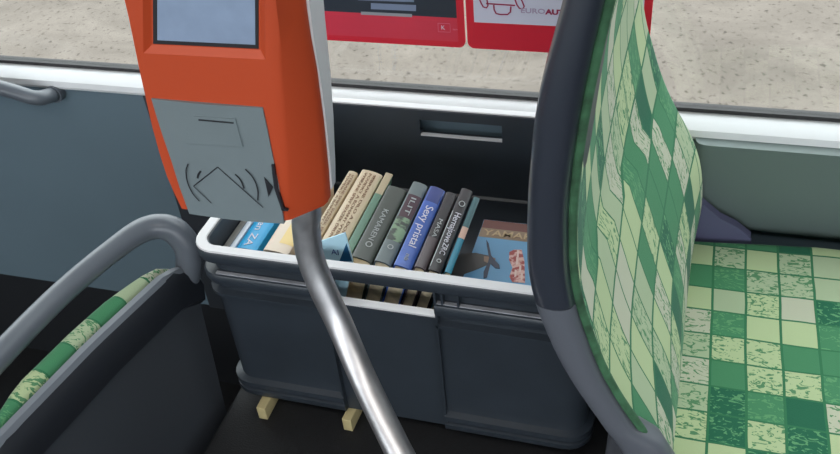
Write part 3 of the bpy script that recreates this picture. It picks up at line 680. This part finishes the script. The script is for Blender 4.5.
bm = nb(); loft(bm, [[(x+.0012, y, z+.0012) for x, y, z in quad(-.05, DY+.0040)], [(x+.0012, y, z+.0012) for x, y, z in quad(-.05, DY+.0044)]]); tag(obj('screen', bm, 'lcd', dv), 'pale blue grey screen')
# grey reader plate, slightly proud and bulging forward at the foot
pt = [(152, 98), (263, 107)]; TL, TR = g(152, 98), g(264, 107); BL, BR = g(190, 213), g(285, 224)
bm = nb(); rows = []
lft = [(152, 98), (157, 115), (164, 137), (172, 160), (180, 186), (190, 213)]; rgt = [(263, 107), (267, 125), (271, 145), (275, 165), (280, 190), (284.5, 223)]
R_ = []
for i, (a, b_) in enumerate(zip(lft, rgt)):
    a, b_ = g(*a), g(*b_); out = .0015
    n = 8; top_ = [a.lerp(b_, k/n)+Vector((0, -out-.0022*math.sin(math.pi*k/n), 0)) for k in range(n+1)]
    R_.append([(a.x, DY+.004, a.z)]+[tuple(v) for v in top_]+[(b_.x, DY+.004, b_.z)])
loft(bm, R_); plate = tag(obj('reader_plate', bm, 'plate', dv, 'auto'), 'grey reader plate with card symbol')
# shadow gap round the plate
def pl(px, py, d=.0042): return g(px, py, DY-.0036)
pl2 = lambda x, y: g(x, y, DY-.0022)
bm = nb(); slab(bm, [pl2(194, 114), pl2(237, 117), pl2(245, 147), pl2(185, 143)], (0, -1, 0), .0022); bmesh.ops.bevel(bm, geom=bm.edges[:], offset=.0012, segments=2, affect='EDGES')
o = obj('slot_hood', bm, 'plate', dv, 'auto')
for v in o.data.vertices:
    if v.co.z > g(200, 132, DY).z and v.co.y < DY-.004: v.co.y -= .0
bm = nb(); slab(bm, [pl(199, 118.6), pl(234, 121.8), pl(234, 123.2), pl(199, 120)], (0, -1, 0), .0012); obj('slot', bm, 'ink', dv)
PN = (0, -1, 0)
def sym(pts, wd, name='card_symbol'):
    bm = nb(); P = [pl(*p) for p in pts]; P = catmull(P, 4) if len(P) > 2 and name != 'card_outline' else P
    stroke(bm, [p+Vector((0, -.0003, 0)) for p in P], wd, PN, .0002); obj(name, bm, 'ink', dv)
bm = nb()
for pts, wd, cm in (([(188.4,163.6),(186.3,170.7),(187.9,182.3),(192.9,193),(199.6,201)], .0014, 1), ([(200.9,170.7),(198.6,174.3),(197.9,178.2)], .0019, 1),
                    ([(211.6,202.9),(193.8,185.9)], .0010, 0), ([(193.8,185.9),(217.9,166.8)], .0012, 0), ([(217.9,166.8),(263.4,207.3)], .0012, 0),
                    ([(235.4,173.9),(240.7,179.6),(244.3,188.2)], .0019, 1), ([(245.5,168.9),(253.6,177.9),(258,189.5),(258,200.2)], .0016, 1)):
    P = [pl(*p)+Vector((0, -.0004, 0)) for p in pts]; stroke(bm, catmull(P, 4) if cm else P, wd, PN, .0002)
obj('card_symbol', bm, 'ink', dv)
bm = nb(); slab(bm, [g(264.3, 177, DY-.003), g(273.2, 187.1, DY-.003), g(268.8, 196.6, DY-.003)], PN, .0006); obj('arrow_mark', bm, 'ink', dv)
bm = nb(); slab(bm, [g(272.5, 163, DY-.0002), g(275, 163.5, DY-.0002), g(279, 188, DY-.0002), g(285, 207, DY-.0002), g(289, 208.5, DY-.0002), g(289, 209.5, DY-.0002), g(283, 209, DY-.0002), g(275.5, 187, DY-.0002)], PN, .0032); obj('side_slit', bm, 'ink', dv)
# pale rear housing with rounded back, clamped to the pole
bm = nb(); R_ = []
for z in [.572, .576, .60, .65, .70, .75, .80, .85, .90, .935, .94]:
    k = .006 if z in (.572, .94) else 0; l = lxf(z)+.006+k; s_x = max(sxf(z), rxf(z)+.016)+.002-k; d = .014+.030*min(1, max(0, (z-.57)/.20))
    R_.append([(l, DY+.0405, z), (s_x, DY+.0405, z), (s_x-.0005, DY+.040+d*.8, z), (s_x-.004, DY+.040+d, z), (s_x-.03, DY+.044+d-k*.5, z), (l+.02, DY+.044+d-k*.5, z), (l, DY+.04+d*.7, z)])
loft(bm, R_); tag(obj('rear_housing', bm, 'lgrey', dv, 'auto'), 'light grey rear housing')
parts_root(dv)
for o in bpy.data.objects:
    for k in ('_T', '_L', '_D', '_b'):
        if k in o: del o[k]
